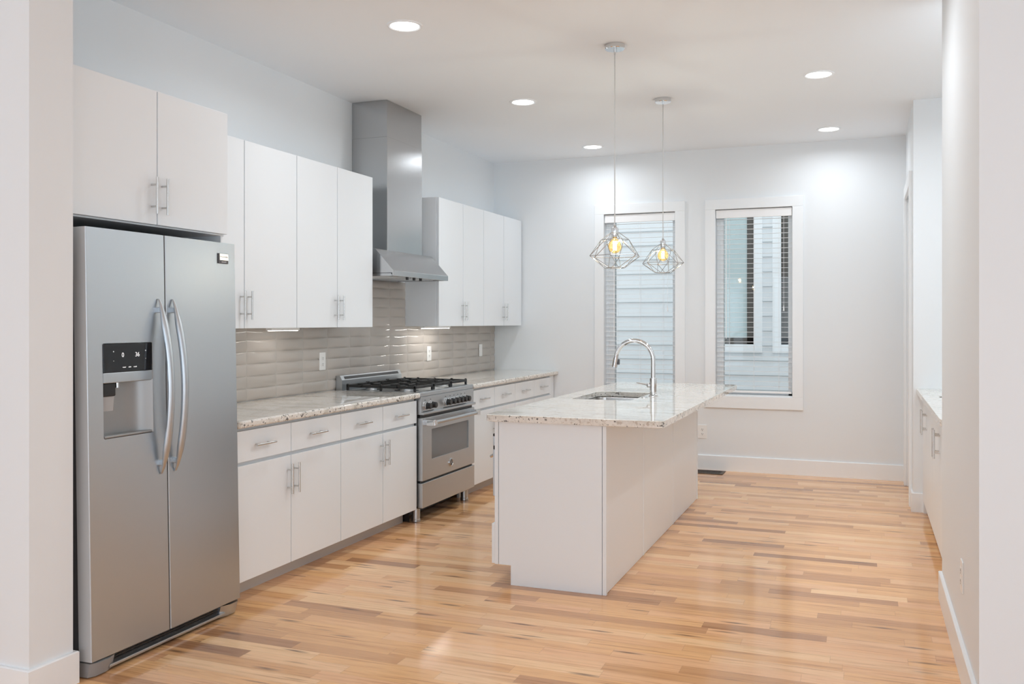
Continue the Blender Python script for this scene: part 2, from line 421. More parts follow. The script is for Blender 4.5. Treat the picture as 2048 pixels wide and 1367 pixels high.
def blind(x0, x1, label, tilt):
    t = thing('window_blind', ((x0+x1)/2, YB+.04, WZ0+.02), label, 'blind', 'white slatted blinds in the back windows')
    a, b = x0+.008, x1-.008
    MB().box(a-.004, b+.004, YB+.0, YB+.018, 2.389, WZ1-.006, .004).build('valance', M_BLIND, t)
    MB().box(a, b, YB+.02, YB+.065, 2.415, WZ1-.008, .003).build('headrail', M_BLIND, t)
    m = MB(); z = 2.375; c, s = math.cos(tilt)*.019, math.sin(tilt)*.019
    while z > WZ0+.085:
        m.prism([(YB+.048-c, z-s-.0013), (YB+.048+c, z+s-.0013), (YB+.048+c, z+s+.0013), (YB+.048-c, z-s+.0013)], 'x', a, b); z -= .0462
    m.build('slats', M_BLIND, t, smooth=False)
    MB().box(a, b, YB+.024, YB+.072, WZ0+.03, WZ0+.05, .004).build('bottom_rail', M_BLIND, t)
    for fx in (.17, .5, .83):
        x = a+(b-a)*fx
        MB().cyl((x, YB+.023, WZ0+.04), (x, YB+.023, 2.43), .0011, n=6).cyl((x, YB+.073, WZ0+.04), (x, YB+.073, 2.43), .0011, n=6).build('ladder_cord', M_BLIND, t)
    MB().cyl((a+.09, YB+.012, 1.25), (a+.09, YB+.012, 2.40), .0035, n=8).build('tilt_wand', M_BLIND, t)
    m = MB().cyl((b-.07, YB+.012, 1.55), (b-.07, YB+.012, 2.40), .0014, n=6); m.cyl((b-.07, YB+.012, 1.51), (b-.07, YB+.012, 1.56), .007, .003, n=10)
    m.build('lift_cord', M_BLIND, t)
    return t
blind(*WIN[0], 'white slatted blind in the window behind the pendant lights and the faucet', .02)
blind(*WIN[1], 'white slatted blind in the window showing the dark framed window next door', .02)

YN = 11.3
nh = thing('neighbour_house', (-1.5, YN, 0), 'pale blue lap-sided house wall seen outside the back windows', 'house')
m = MB(); z = -.3
while z < 6.5:
    m.prism([(YN+.10, z), (YN-.022, z), (YN-.002, z+.178), (YN+.10, z+.178)], 'x', -8, 4); z += .178
m.build('siding', M_SIDING, nh, smooth=False)
def nwin(x0, x1, z0, z1, tw=.10):
    f = MB().box(x0-tw, x0, YN-.05, YN, z0-tw, z1+tw, .003).box(x1, x1+tw, YN-.05, YN, z0-tw, z1+tw, .003).box(x0, x1, YN-.05, YN, z0-tw, z0, .003).box(x0, x1, YN-.05, YN, z1, z1+tw, .003)
    w = f.build('window', M_EXTTRIM, nh)
    s = .078
    MB().box(x0, x0+s, YN-.035, YN-.005, z0, z1).box(x1-s, x1, YN-.035, YN-.005, z0, z1).box(x0, x1, YN-.035, YN-.005, z0, z0+s).box(x0, x1, YN-.035, YN-.005, z1-s, z1).build('sash', M_EXTFRAME, w)
    MB().box(x0+s, x1-s, YN-.026, YN-.016, z0+s, z1-s).build('pane', M_EXTGLASS, w)
nwin(-2.12, -1.249, 1.138, 3.1); nwin(-.93, -.05, 1.138, 3.1)
struct(MB().box(-8, 4, 9.0, 11.4, -.35, -.12).build('ground', M_GROUND))

# ------------------------------------------------------------------ cabinet building
def pull(parent, face, sgn, y, z, axis, L=.163, gap=.097, out=.032):
    """bar pull standing on a face at x = face, pointing along sgn*x."""
    m = MB(); xb = face+sgn*out
    if axis == 'z':
        m.cyl((xb, y, z-L/2), (xb, y, z+L/2), .0058, n=14)
        for d in (-gap/2, gap/2): m.cyl((face, y, z+d), (xb, y, z+d), .0045, n=10)
    else:
        m.cyl((xb, y-L/2, z), (xb, y+L/2, z), .0058, n=14)
        for d in (-gap/2, gap/2): m.cyl((face, y+d, z), (xb, y+d, z), .0045, n=10)
    return m.build('handle', M_NICKEL, parent)
def front(parent, name, face, sgn, y0, y1, z0, z1, t=.019):
    return MB().box(face-sgn*t, face, y0, y1, z0, z1, .0022).build(name, M_CAB, parent)
G = .0030
def wall_cab(y0, ym, y1, face, z0, z1, label, hz, group, back=XL):
    c = thing('wall_cabinet', (face-.15, (y0+y1)/2, z0), label, 'cabinet', group)
    MB().box(back+.002, face-.022, y0, y1, z0-(.007 if z0 > 1.5 else 0), z1, .001, 1).build('cabinet_body', M_CAB, c)
    for a, b, hy in ((y0+G, ym-G, ym-.035), (ym+G, y1-G, ym+.030)):
        d = front(c, 'door', face, 1, a, b, z0, z1-.002); pull(d, face, 1, hy, hz, 'z')
    return c
G_UP = 'white wall cabinets along the left wall'
wall_cab(3.725, 4.268, 4.780, -3.285, 1.372, 2.443, 'white two-door wall cabinet over the counter right beside the fridge', 1.503, G_UP)
wall_cab(4.780, 5.246, 5.714, -3.285, 1.372, 2.443, 'white two-door wall cabinet just before the range hood, on its near side', 1.503, G_UP)
wall_cab(6.795, 7.285, 7.747, -3.285, 1.372, 2.443, 'white two-door wall cabinet just past the range hood', 1.503, G_UP)
wall_cab(7.747, 8.250, 8.738, -3.285, 1.372, 2.443, 'white two-door wall cabinet in the far corner by the back wall', 1.503, G_UP)
wall_cab(2.752, 3.226, 3.710, -2.955, 1.843, 2.443, 'white two-door cabinet mounted over the stainless fridge', 1.970, G_UP)
tag(MB().box(XL+.002, -2.985, 3.692, 3.710, 0, 1.842, .001, 1).build('fridge_end_panel', M_CAB), 'white end panel standing between the fridge and the base cabinets', 'panel')

XF = -2.92
def base_cab(y0, ym, y1, label, kick0, kick1):
    c = thing('base_cabinet', (XF-.3, (y0+y1)/2, 0), label, 'cabinet', 'white base cabinets along the left wall')
    MB().box(XL+.002, XF-.022, y0, y1, .10, .874, .001, 1).build('cabinet_body', M_CABIN, c)
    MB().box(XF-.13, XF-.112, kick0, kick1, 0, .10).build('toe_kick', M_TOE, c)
    for a, b, hy in ((y0+G, ym-G, ym-.032), (ym+G, y1-G, ym+.030)):
        d = front(c, 'drawer', XF, 1, a, b, .703, .859); pull(d, XF, 1, (a+b)/2-.02, .781, 'y')
        d = front(c, 'door', XF, 1, a, b, .100, .684); pull(d, XF, 1, hy, .560, 'z')
    return c
base_cab(3.715, 4.196, 4.701, 'white base cabinet right beside the stainless fridge, two drawers over two doors', 3.715, 4.701)
base_cab(4.701, 5.209, 5.690, 'white base cabinet against the near side of the range, two drawers over two doors', 4.701, 5.690)
base_cab(6.640, 7.121, 7.609, 'white base cabinet just past the range, two drawers over two doors', 6.640, 7.609)
base_cab(7.609, 8.111, 8.612, 'white base cabinet at the far end by the back wall, two drawers over two doors', 7.609, 8.612)
tag(MB().box(XL+.002, XF-.02, 8.614, YB-.018, 0, .874).build('filler_panel', M_CAB), 'narrow white filler panel between the last base cabinet and the back wall', 'panel')

def worktop(x0, x1, y0, y1, z0, z1, label, r=.012):
    o = MB().box(x0, x1, y0, y1, z0, z1, r, 3).build('countertop', M_GRAN)
    return tag(o, label, 'countertop', 'speckled granite countertops')
worktop(XL+.002, -2.893, 3.712, 5.694, .876, .914, 'cream granite countertop between the fridge and the range')
worktop(XL+.002, -2.893, 6.632, YB-.002, .876, .914, 'cream granite countertop between the range and the back wall')

# ------------------------------------------------------------------ tile backsplash
TW, TH = .3055, .0763
def tiles():
    m = MB(); bm = m.bm; xb = XL+.0035
    us = [0, .016, .14, .26, .38, .5, .62, .74, .86, .984, 1]; vs_ = [0, .02, .13, .30, .5, .70, .87, .98, 1]
    def tile(y0, y1, z0, z1, fy0, fy1):
        grid = []
        for v in vs_:
            rowv = []
            for u in us:
                uu = fy0+(fy1-fy0)*u
                amp = max(0.0, math.sin(PI*uu))
                d = min(v, 1-v)
                e = 0.0 if d < .01 else (.45 if d < .05 else (.86 if d < .2 else 1.0))
                e2 = 0.0 if min(u, 1-u) < .005 else 1.0
                h = (.0020+.0085*amp*(.72+.28*min(1, d*3)))*(e if e < 1 else 1.0)*e2
                rowv.append(bm.verts.new((xb+h, y0+(y1-y0)*u, z0+(z1-z0)*v)))
            grid.append(rowv)
        for i in range(len(vs_)-1):
            for j in range(len(us)-1): bm.faces.new((grid[i][j], grid[i][j+1], grid[i+1][j+1], grid[i+1][j]))
    g = .0012
    def area(ya, yb, za, zb):
        k0 = math.floor((ya-4.692)/TW)
        for k in range(k0, k0+40):
            a, b = 4.692+k*TW, 4.692+(k+1)*TW
            A, B = max(a, ya), min(b, yb)
            if B-A < .004: continue
            r = 0
            while True:
                c, d = .914+r*TH, .914+(r+1)*TH; r += 1
                C, D = max(c, za), min(d, zb)
                if c >= zb: break
                if D-C < .004: continue
                tile(A+g, B-g, C+g, D-g, (A-a)/TW, (B-a)/TW)
    area(3.72, YB-.004, .916, .914+6*TH); area(5.715, 6.794, .914+6*TH, 1.739)
    return m
bs = thing('tile_backsplash', (XL, 6.2, .914), 'glossy taupe stacked tile backsplash behind the left counter and range', 'backsplash')
tiles().build('tiles', M_TILE, bs, ang=60)
MB().box(XL+.001, XL+.0036, 3.72, YB-.003, .915, 1.371).box(XL+.001, XL+.0036, 5.715, 6.794, 1.371, 1.738).build('grout', M_GROUT, bs)

# outlets and switch plates
def outlet(u, v, w, label, kind='duplex', normal='x', sgn=1, s=1.0):
    """plate centred on a wall; normal x or y."""
    t = thing('wall_outlet' if kind == 'duplex' else 'light_switch', u, label, 'outlet' if kind == 'duplex' else 'switch', 'white wall plates')
    X, Y, Z = u
    def bx(m, a0, a1, b0, b1, c0, c1, bev=0):
        if normal == 'x': m.box(X+sgn*c0, X+sgn*c1, Y+a0, Y+a1, Z+b0, Z+b1, bev)
        else: m.box(X+a0, X+a1, Y+sgn*c0, Y+sgn*c1, Z+b0, Z+b1, bev)
        return m
    bx(MB(), -v/2, v/2, -w/2, w/2, 0, .006, .002).build('plate', M_PLATE, t)
    if kind == 'duplex':
        for dz in (-.021, .021):
            p = bx(MB(), -.0165, .0165, dz-.0145, dz+.0145, .0055, .0085, .002).build('receptacle', M_PLATE, t)
            sl = MB()
            for a in (-.0075, .0055): bx(sl, a, a+.0025, dz-.003, dz+.008, .008, .0089)
            bx(sl, -.003, .003, dz-.011, dz-.006, .008, .0089); sl.build('slots', M_DARK, p)
    else:
        bx(MB(), -.0165, .0165, -.033, .033, .0055, .009, .002).build('rocker', M_PLATE, t)
    return t
XT = XL+.0095
outlet((XT, 5.53, 1.13), .078, .125, 'white outlet on the tile between the fridge and the range')
outlet((XT, 7.225, 1.13), .082, .128, 'white outlet on the tile just past the range')
outlet((XT, 8.38, 1.125), .075, .12, 'white switch plate on the tile near the back wall', 'switch')
outlet((-1.447, YB, .362), .086, .128, 'white outlet low on the back wall beyond the island', 'duplex', 'y', -1)
outlet((XW, 4.05, .392), .08, .125, 'white outlet low on the near right wall above the baseboard', 'duplex', 'x', -1)

# ------------------------------------------------------------------ refrigerator
FX, FY0, FYM, FY1 = -2.85, 2.738, 3.168, 3.652
fr = thing('refrigerator', (-2.90, 3.19, 0), 'stainless side-by-side refrigerator with ice and water dispenser', 'refrigerator')
MB().box(-3.50, -2.932, FY0+.006, FY1-.006, .035, 1.755, .006).build('case', M_CASE, fr)
def fdoor(y0, y1):
    r = .0045
    w = y1-y0
    # rounded corners sampled separately
    def fx(y):
        bow = .006*(1-(2*((y-FY0)/(FY1-FY0))-1)**2)
        e = min(y-y0, y1-y); rc = 0 if e >= r else r-math.sqrt(max(0, r*r-(r-e)**2))
        return FX-.010+bow-rc
    ys = [y0+r*(1-math.cos(a*PI/10)) for a in range(6)]+[y0+r+(w-2*r)*k/10 for k in range(1, 10)]+[y1-r*(1-math.cos((5-a)*PI/10)) for a in range(6)]
    return [(-2.925, y0)]+[(fx(y), y) for y in ys]+[(-2.925, y1)]
dl = MB().prism(fdoor(FY0, FYM-.003), 'z', .068, 1.787).build('freezer_door', M_STEELV, fr)
DX = FX+.004
dY0, dY1, dZ0, dZ1 = 2.815, 3.086, .936, 1.322
cut(dl, MB().prism(rrect(dY0, dY1, dZ0, dZ1, .008), 'x', -2.915, -2.7))
dr_ = MB().prism(fdoor(FYM+.003, FY1), 'z', .068, 1.787).build('fridge_door', M_STEELV, fr)
for o in (dl, dr_):          # the door edges are painted grey, only the fronts are steel
    o.data.materials.append(M_DOOREDGE)
    for p in o.data.polygons:
        if abs(p.normal.y) > .75 or abs(p.normal.z) > .9: p.material_index = 1
MB().box(-2.93, FX-.008, FYM-.0029, FYM+.0029, .07, 1.785).build('gasket_gap_shade', M_BLACK, fr)  # black gasket strip carried near the front, painting the door gap's shade
def fhandle(y, parent):
    loops = []; n = 28
    for k in range(n+1):
        u = k/n; z = .752+u*(1.508-.752); b = math.sin(PI*u)**.75
        x = FX+.002+.062*b; wv = .0045+.0135*min(1, math.sin(PI*u)*2.2); t = .004+.010*min(1, math.sin(PI*u)*2.5)
        loops.append([(x+t*math.cos(a)-t*.2, y+wv*math.sin(a), z) for a in [2*PI*i/14 for i in range(14)]])
    m = MB().rings(loops)
    for z in (.80, 1.46): m.box(FX-.006, FX+.022, y-.008, y+.008, z-.012, z+.012, .003)
    return m.build('handle', M_STEELV, parent)
fhandle(3.122, dl); fhandle(3.208, dr_)
# dispenser
MB().box(-2.905, FX-.004, dY0+.001, dY1-.001, 1.203, dZ1-.002, .003).build('control_panel', M_GLASSBLK, fr)
ds = MB(); xa = -2.914
ds.box(-2.905, FX-.006, dY0+.001, dY1-.001, 1.160, 1.203, .004)
ds.build('dispenser_bezel', M_STEELV, fr)
dn = MB(); ns = 12
loop_b, loop_t = [], []
for k in range(ns+1):       # concave niche: flat back that sweeps round to the right side
    u = k/ns; y = dY0+.003+(dY1-dY0-.006)*u
    x = xa+.001+(.06*max(0, (u-.55)/.45)**2.2)
    loop_b.append((x, y, dZ0+.004)); loop_t.append((x, y, 1.165))
vb = [dn.bm.verts.new(p) for p in loop_b]; vt = [dn.bm.verts.new(p) for p in loop_t]
for k in range(ns): dn.bm.faces.new((vb[k], vb[k+1], vt[k+1], vt[k]))
dn.build('dispenser_niche', M_NICHE, fr, ang=80)
MB().box(-2.912, FX-.006, dY0+.004, dY1-.004, dZ0+.002, dZ0+.012, .003).build('drip_tray', M_NICHE, fr)
MB().box(-2.905, -2.868, dY0+.006, dY0+.078, 1.105, 1.160, .006).build('ice_chute', M_BLACK, fr)
pd = MB().prism([(-2.898, 1.13), (-2.874, 1.13), (-2.884, 1.045), (-2.908, 1.045)], 'y', dY0+.010, dY0+.076).build('dispenser_paddle', M_PLASTIC, fr)
MB().cyl((-2.885, dY0+.100, 1.162), (-2.885, dY0+.100, 1.138), .009, n=14).build('water_nozzle', M_CHROME, fr)
tx = FX-.0036
for s_, y, z, sz in (('0', 2.918, 1.272, .026), ('36', 2.998, 1.272, .026), ('water', 2.925, 1.222, .008), ('cube', 2.955, 1.222, .008), ('crush', 2.985, 1.222, .008),
                     ('+', 2.868, 1.287, .012), ('-', 2.868, 1.250, .012), ('+', 3.045, 1.287, .012), ('-', 3.045, 1.255, .012)):
    text(s_, sz, (tx, y, z), FACE_PX, M_DIGIT, fr, 'display_mark', .0003)
# badge
bx = FX-.0045
MB().box(bx-.003, bx+.0035, 3.522, 3.592, 1.687, 1.735, .001, 1).build('badge', M_CASE, fr)
MB().box(bx+.003, bx+.0045, 3.529, 3.591, 1.702, 1.734, .0006, 1).build('badge_plate', M_BADGE, fr)
text('FRIGIDAIRE', .0105, (bx+.0047, 3.560, 1.718), FACE_PX, M_WHITEINK, fr, 'badge_lettering', .0003)
text('GALLERY', .0085, (bx+.0037, 3.560, 1.6945), FACE_PX, M_WHITEINK, fr, 'badge_lettering', .0003)
# hinge covers, foot grille
for y in (FY0+.012, FY1-.10):
    MB().box(-3.03, -2.885, y, y+.088, 1.742, 1.776, .008).build('hinge_cover', M_HINGE, fr)
gr = MB().box(-2.93, -2.868, FY0+.10, FY1-.10, .012, .026, .004).box(-2.92, -2.895, FY0+.05, FY1-.05, .014, .062, .002)
g2 = gr.build('toe_grille', M_STEEL, fr)
vs2 = MB()
for z in (.033, .044, .055): vs2.box(-2.894, -2.885, FY0+.10, FY1-.10, z-.003, z+.003)
vs2.build('grille_slats', M_BLACK, g2)
for y, s_ in ((FY0, 1), (FY1, -1)):
    ft = MB().prism([(-2.94, y+s_*.004), (-2.872, y+s_*.004), (-2.852, y+s_*.03), (-2.852, y+s_*.085), (-2.872, y+s_*.13), (-2.94, y+s_*.13)], 'z', .004, .060)
    for v in ft.bm.verts:
        if v.co.z < .03: v.co.x -= (v.co.x+2.94)*.22
    ft.build('foot_cover', M_HINGE if s_ > 0 else M_STEEL, fr)
fr.location.x += .026; fr.rotation_euler = (0, -.0195, 0)

# ------------------------------------------------------------------ range
RY0, RY1, RXF = 5.700, 6.620, -2.885
rg = thing('gas_range', (-3.2, 6.16, 0), 'stainless freestanding gas range with six black knobs and a towel-bar oven handle', 'range')
MB().box(XL+.03, RXF-.045, RY0+.004, RY1-.004, .115, .895, .002, 1).build('range_body', M_STEEL, rg)
MB().box(-3.52, RXF-.012, RY0, RY1, .882, .914, .006, 3).build('cooktop', M_STEEL, rg)
MB().box(RXF-.05, RXF-.008, RY0+.002, RY1-.002, .772, .882, .003).build('control_panel', M_STEEL, rg)
MB().box(RXF-.05, RXF+.012, RY0+.002, RY1-.002, .757, .775, .005).build('panel_ledge', M_STEEL, rg)
MB().box(RXF-.048, RXF-.02, RY0+.01, RY1-.01, .10, .76).build('shadow_gap', M_BLACK, rg)
MB().box(-3.10, -3.08, RY0+.004, RY1-.004, .004, .118).box(-3.08, -2.99, RY0+.003, RY0+.008, .004, .118).build('under_range_shade', M_BLACK, rg)  # black sheets added to stand in for the deep shadow beneath the range
od = MB().box(RXF-.04, RXF, RY0+.006, RY1-.004, .292, .735, .005, 3).build('oven_door', M_STEEL, rg)
wy0, wy1, wz0, wz1 = 5.852, 6.500, .430, .645
cut(od, MB().prism(rrect(wy0, wy1, wz0, wz1, .006), 'x', RXF-.012, RXF+.1))
MB().box(RXF-.0125, RXF-.009, wy0, wy1, wz0, wz1).build('oven_window', M_OVENGLASS, rg)
hz, hx = .700, RXF+.058
hd = MB().cyl((hx, RY0+.10, hz), (hx, RY1-.10, hz), .0135, n=20).build('oven_handle', M_STEEL, rg)
for y, s_ in ((RY0+.055, 1), (RY1-.055, -1)):
    m = MB().box(RXF-.002, hx+.012, y-.014, y+.014, hz-.021, hz+.021, .004)
    m.rings([[(hx+c1*.017, y+s_*.012, hz+c2*.020) for c1, c2 in ((-1, -1), (1, -1), (1, 1), (-1, 1))], [(hx+c1*.011, y+s_*.055, hz+c2*.011) for c1, c2 in ((-1, -1), (1, -1), (1, 1), (-1, 1))]])
    m.build('handle_end', M_CHROME, rg)
em = MB().lathe((RXF, 6.172, .362), [(.020, -.001), (.031, -.001), (.031, .006), (.026, .008), (.024, .005), (.0, .005)], 28, 'x').build('emblem', M_CHROME, rg)
el = MB().lathe((RXF, 6.172, .362), [(.0235, .0045), (.0235, .0056), (.0, .0056)], 28, 'x').build('emblem_disc', M_BLACK, em)
text('B', .030, (RXF+.0057, 6.172, .362), FACE_PX, M_STEEL, em, 'emblem_letter', .0006)
er = MB()
for k in range(12):
    a = 2*PI*k/12; er.ball((RXF+.0056, 6.172+.0195*math.cos(a), .362+.0195*math.sin(a)), .0022, 8)
er.build('emblem_beads', M_STEEL, em)
MB().box(RXF-.04, RXF, RY0+.006, RY1-.004, .103, .278, .004, 3).build('storage_drawer', M_STEEL, rg)
KZ = .818
for i, y in enumerate((5.762, 5.850, 6.099, 6.176, 6.244, 6.312, 6.378, 6.443)):
    k = MB().lathe((RXF-.008, y, KZ), [(.0295, 0), (.0295, .004), (.026, .006), (.0, .006)], 26, 'x').build('knob_bezel', M_CHROME, rg)
    kb = MB().lathe((RXF-.002, y, KZ), [(.0245, 0), (.0245, .012), (.0215, .018), (.0205, .041), (.019, .043), (.0, .043)], 26, 'x')
    kb.build('knob', M_BLACK, rg)
    MB().lathe((RXF-.002, y, KZ), [(.0250, .002), (.0262, .006), (.0250, .011)], 26, 'x').build('knob_ring', M_CHROME, rg)
    MB().box(RXF-.0087, RXF-.0070, y-.003, y+.003, KZ+.037, KZ+.043).box(RXF-.0085, RXF-.0070, y-.009, y-.005, KZ+.036, KZ+.039).box(RXF-.0085, RXF-.0070, y+.005, y+.009, KZ+.036, KZ+.039).build('knob_mark', M_CASE, rg)
for y0, y1 in ((5.73, 5.90), (6.06, 6.47)): MB().box(RXF-.009, RXF-.0074, y0, y1, .7762, .781).build('panel_slot', M_BLACK, rg)
for y in (RY0+.045, RY1-.045):
    for x in (-2.955, -3.48):
        MB().lathe((x, y, 0), [(.028, 0), (.031, .003), (.031, .02), (.029, .022), (.029, .115), (0, .115)], 22).build('leg', M_STEEL, rg)
bg = MB().prism([(-3.585, .90), (-3.535, .90), (-3.535, .985), (-3.553, 1.018), (-3.585, 1.018)], 'y', RY0+.006, RY1-.006).build('backguard', M_STEEL, rg, ang=20)
MB().prism([(-3.5416, .9892), (-3.5372, .9916), (-3.5474, 1.0103), (-3.5518, 1.0079)], 'y', RY0+.05, RY1-.05).build('backguard_vent', M_BLACK, bg)
# burners and grates
bpos = [(-3.09, 5.86, .045), (-3.38, 5.86, .036), (-3.235, 6.16, .055), (-3.09, 6.46, .036), (-3.38, 6.46, .045)]
for x, y, r in bpos:
    MB().lathe((x, y, .912), [(r+.045, 0), (r+.045, .0035), (r+.01, .006), (0, .006)], 30).build('burner_pan', M_CHROME, rg)
    b_ = MB().lathe((x, y, .917), [(r+.004, 0), (r+.002, .013), (r*.7, .014), (0, .014)], 28).build('burner', M_STEEL, rg)
    MB().lathe((x, y, .931), [(r*.86, 0), (r*.86, .007), (r*.7, .009), (0, .009)], 28).build('burner_cap', M_IRON, b_)
def grate(y0, y1, centers):
    m = MB(); h0, h1, w = .936, .955, .0075; x0, x1 = -3.505, -2.945
    def bar(xa, xb, ya, yb): m.box(xa, xb, ya, yb, h0, h1, .003, 1)
    bar(x0, x1, y0, y0+2*w); bar(x0, x1, y1-2*w, y1); bar(x0, x0+2*w, y0, y1); bar(x1-2*w, x1, y0, y1)
    xm = (x0+x1)/2
    if len(centers) > 1: bar(xm-w, xm+w, y0, y1)
    for cx_, cy_, r in centers:
        lo, hi = (x0, xm) if cx_ < xm else (xm, x1)
        if len(centers) == 1: lo, hi = x0, x1
        bar(lo, cx_-r*.55, cy_-w, cy_+w); bar(cx_+r*.55, hi, cy_-w, cy_+w)
        bar(cx_-w, cx_+w, y0, cy_-r*.55); bar(cx_-w, cx_+w, cy_+r*.55, y1)
    for x in (x0+.008, xm, x1-.008):
        for y in (y0+.008, y1-.008): m.box(x-.008, x+.008, y-.008, y+.008, .913, h1+.006, .003, 1)
    for x in (x0+.13, x1-.13):
        for y in (y0+.008, y1-.008): m.box(x-.01, x+.01, y-.006, y+.006, h0, h1+.006, .003, 1)
    return m.build('grate', M_IRON, rg)
grate(5.715, 6.005, bpos[0:2]); grate(6.012, 6.308, bpos[2:3]); grate(6.315, 6.605, bpos[3:5])

# ------------------------------------------------------------------ range hood
hd_ = thing('range_hood', (-3.4, 6.23, 1.74), 'stainless chimney range hood mounted over the range', 'range hood')
CY0, CY1, CX = 5.951, 6.510, -3.300
HY0, HY1, HXF = 5.768, 6.682, -3.146
MB().box(XL+.001, CX, CY0, CY1, 2.78, ZC-.001, .0015, 1).build('upper_duct_cover', M_HOOD, hd_)
MB().box(XL+.001, CX+.0025, CY0-.0025, CY1+.0025, 1.930, 2.782, .0015, 1).build('duct_cover', M_HOOD, hd_)
cn = MB().prism([(XL+.001, 1.940), (CX+.005, 1.940), (HXF, 1.778), (HXF, 1.740), (HXF-.012, 1.740), (HXF-.02, 1.760), (XL+.001, 1.760)], 'y', HY0, HY1)
bmesh.ops.bevel(cn.bm, geom=[e for e in cn.bm.edges], offset=.0016, segments=1, affect='EDGES')
cn.build('canopy', M_HOOD, hd_, ang=20)
MB().box(XL+.001, HXF-.012, HY0, HY0+.012, 1.740, 1.762).box(XL+.001, HXF-.012, HY1-.012, HY1, 1.740, 1.762).build('canopy_lip', M_HOOD, hd_)
for y0, y1 in ((HY0+.02, 6.222), (6.238, HY1-.02)):
    f = MB().box(-3.57, -3.24, y0, y1, 1.748, 1.759, .002)
    for k in range(9): f.box(-3.55+k*.034, -3.535+k*.034, y0+.02, y1-.02, 1.742, 1.75, .002, 1)
    f.build('baffle_filter', M_STEEL, hd_)
for y in (6.06, 6.17, 6.28):
    MB().lathe((HXF-.045, y, 1.722), [(0, 0), (.010, .0), (.012, .022), (.012, .036)], 16).build('hood_knob', M_BLACK, hd_)
for y in (5.90, 6.55):
    MB().lathe((-3.20, y, 1.7445), [(0, 0), (.026, 0), (.03, .003), (.03, .014)], 20).build('hood_lamp', M_PLATE, hd_)

# light bars under the wall cabinets
def bar_light(y0, y1, label, e):
    x = -3.45; t = thing('under_cabinet_light', (x, (y0+y1)/2, 1.350), label, 'light', 'slim light bars under the wall cabinets')
    MB().box(x-.022, x+.022, y0, y1, 1.354, 1.3715, .003).build('light_housing', M_PLATE, t)
    MB().box(x-.015, x+.015, y0+.01, y1-.01, 1.3515, 1.3545).build('light_lens', e, t)
bar_light(4.72, 5.02, 'slim light bar under the wall cabinets on the near side of the hood', emit('light_bar_dim', (1.0, .95, .88), 10))
bar_light(6.82, 7.33, 'slim light bar under the wall cabinet just past the hood', emit('light_bar', (1.0, .965, .91), 22))

# ------------------------------------------------------------------ island
IX0, IX1, IY0, IY1 = -1.862, -1.243, 4.545, 7.300
isl = thing('kitchen_island', (-1.55, 5.92, 0), 'white kitchen island cabinet under the granite top with the sink', 'island')
MB().prism([(IX0+.0235, .105), (IX0+.092, .105), (IX0+.092, 0), (IX1-.0225, 0), (IX1-.0225, .875), (IX0+.0235, .875)], 'y', IY0, IY0+.019).build('end_panel', M_CAB, isl, ang=20)
MB().prism([(IX0, .105), (IX0+.092, .105), (IX0+.092, 0), (IX1, 0), (IX1, .875), (IX0, .875)], 'y', IY1-.019, IY1).build('end_panel', M_CAB, isl, ang=20)
MB().box(IX0-.0003, IX0+.020, IY0-.0022, IY0+.012, .105, .875, .0008, 1).build('edge_strip', M_CAB, isl)
MB().box(IX1-.019, IX1+.0015, IY0-.0022, IY0+.02, 0, .875, .0008, 1).build('edge_strip', M_CAB, isl)
MB().box(IX0+.1, IX1-.02, IY0+.022, IY1-.022, .105, .700).box(IX0, IX0+.06, IY0+.022, IY1-.022, .105, .875).build('carcass', M_CAB, isl)
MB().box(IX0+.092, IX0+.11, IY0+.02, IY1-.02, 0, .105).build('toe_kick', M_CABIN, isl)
for a, b in ((IY0+.0205, 5.415), (5.419, 6.321), (6.325, IY1-.001)):
    MB().box(IX1-.019, IX1-.004, a, b, .001, .875, .0015, 1).build('back_panel', M_CAB, isl)
for y in (5.417, 6.323): MB().box(IX1-.006, IX1-.0012, y-.009, y+.009, .001, .875, .0015, 1).build('seam_batten', M_CAB, isl)
# working side: pull-out below the microwave drawer, then doors
d = front(isl, 'drawer', IX0-.020, -1, IY0+.003, 5.16, .107, .321); pull(d, IX0-.020, -1, 4.86, .26, 'y', out=.030)
for a, b, hy in ((5.17, 5.66, 5.63), (5.664, 6.15, 5.70), (6.154, 6.70, 6.67), (6.704, 7.29, 6.74)):
    d = front(isl, 'door', IX0-.020, -1, a, b, .107, .860); pull(d, IX0-.020, -1, hy, .74, 'z')
mw = thing('microwave_drawer', (IX0-.01, 4.87, .466), 'stainless microwave drawer peeking out of the island beside the range aisle', 'microwave')
MB().box(IX0-.021, IX0-.001, IY0+.022, 5.155, .466, .718, .003).build('drawer_front', M_STEEL, mw)
MB().box(IX0-.021, IX0-.001, IY0+.022, 5.155, .738, .790, .003).build('control_strip', M_STEEL, mw)
MB().box(IX0-.018, IX0-.001, IY0+.022, 5.155, .718, .738).box(IX0-.020, IX0-.001, IY0+.022, 5.155, .790, .803).build('black_trim', M_BLACK, mw)
MB().tube([(IX0-.02, 4.60, .69), (IX0-.045, 4.60, .675), (IX0-.045, 5.12, .675), (IX0-.02, 5.12, .69)], .008).build('handle', M_CHROME, mw)

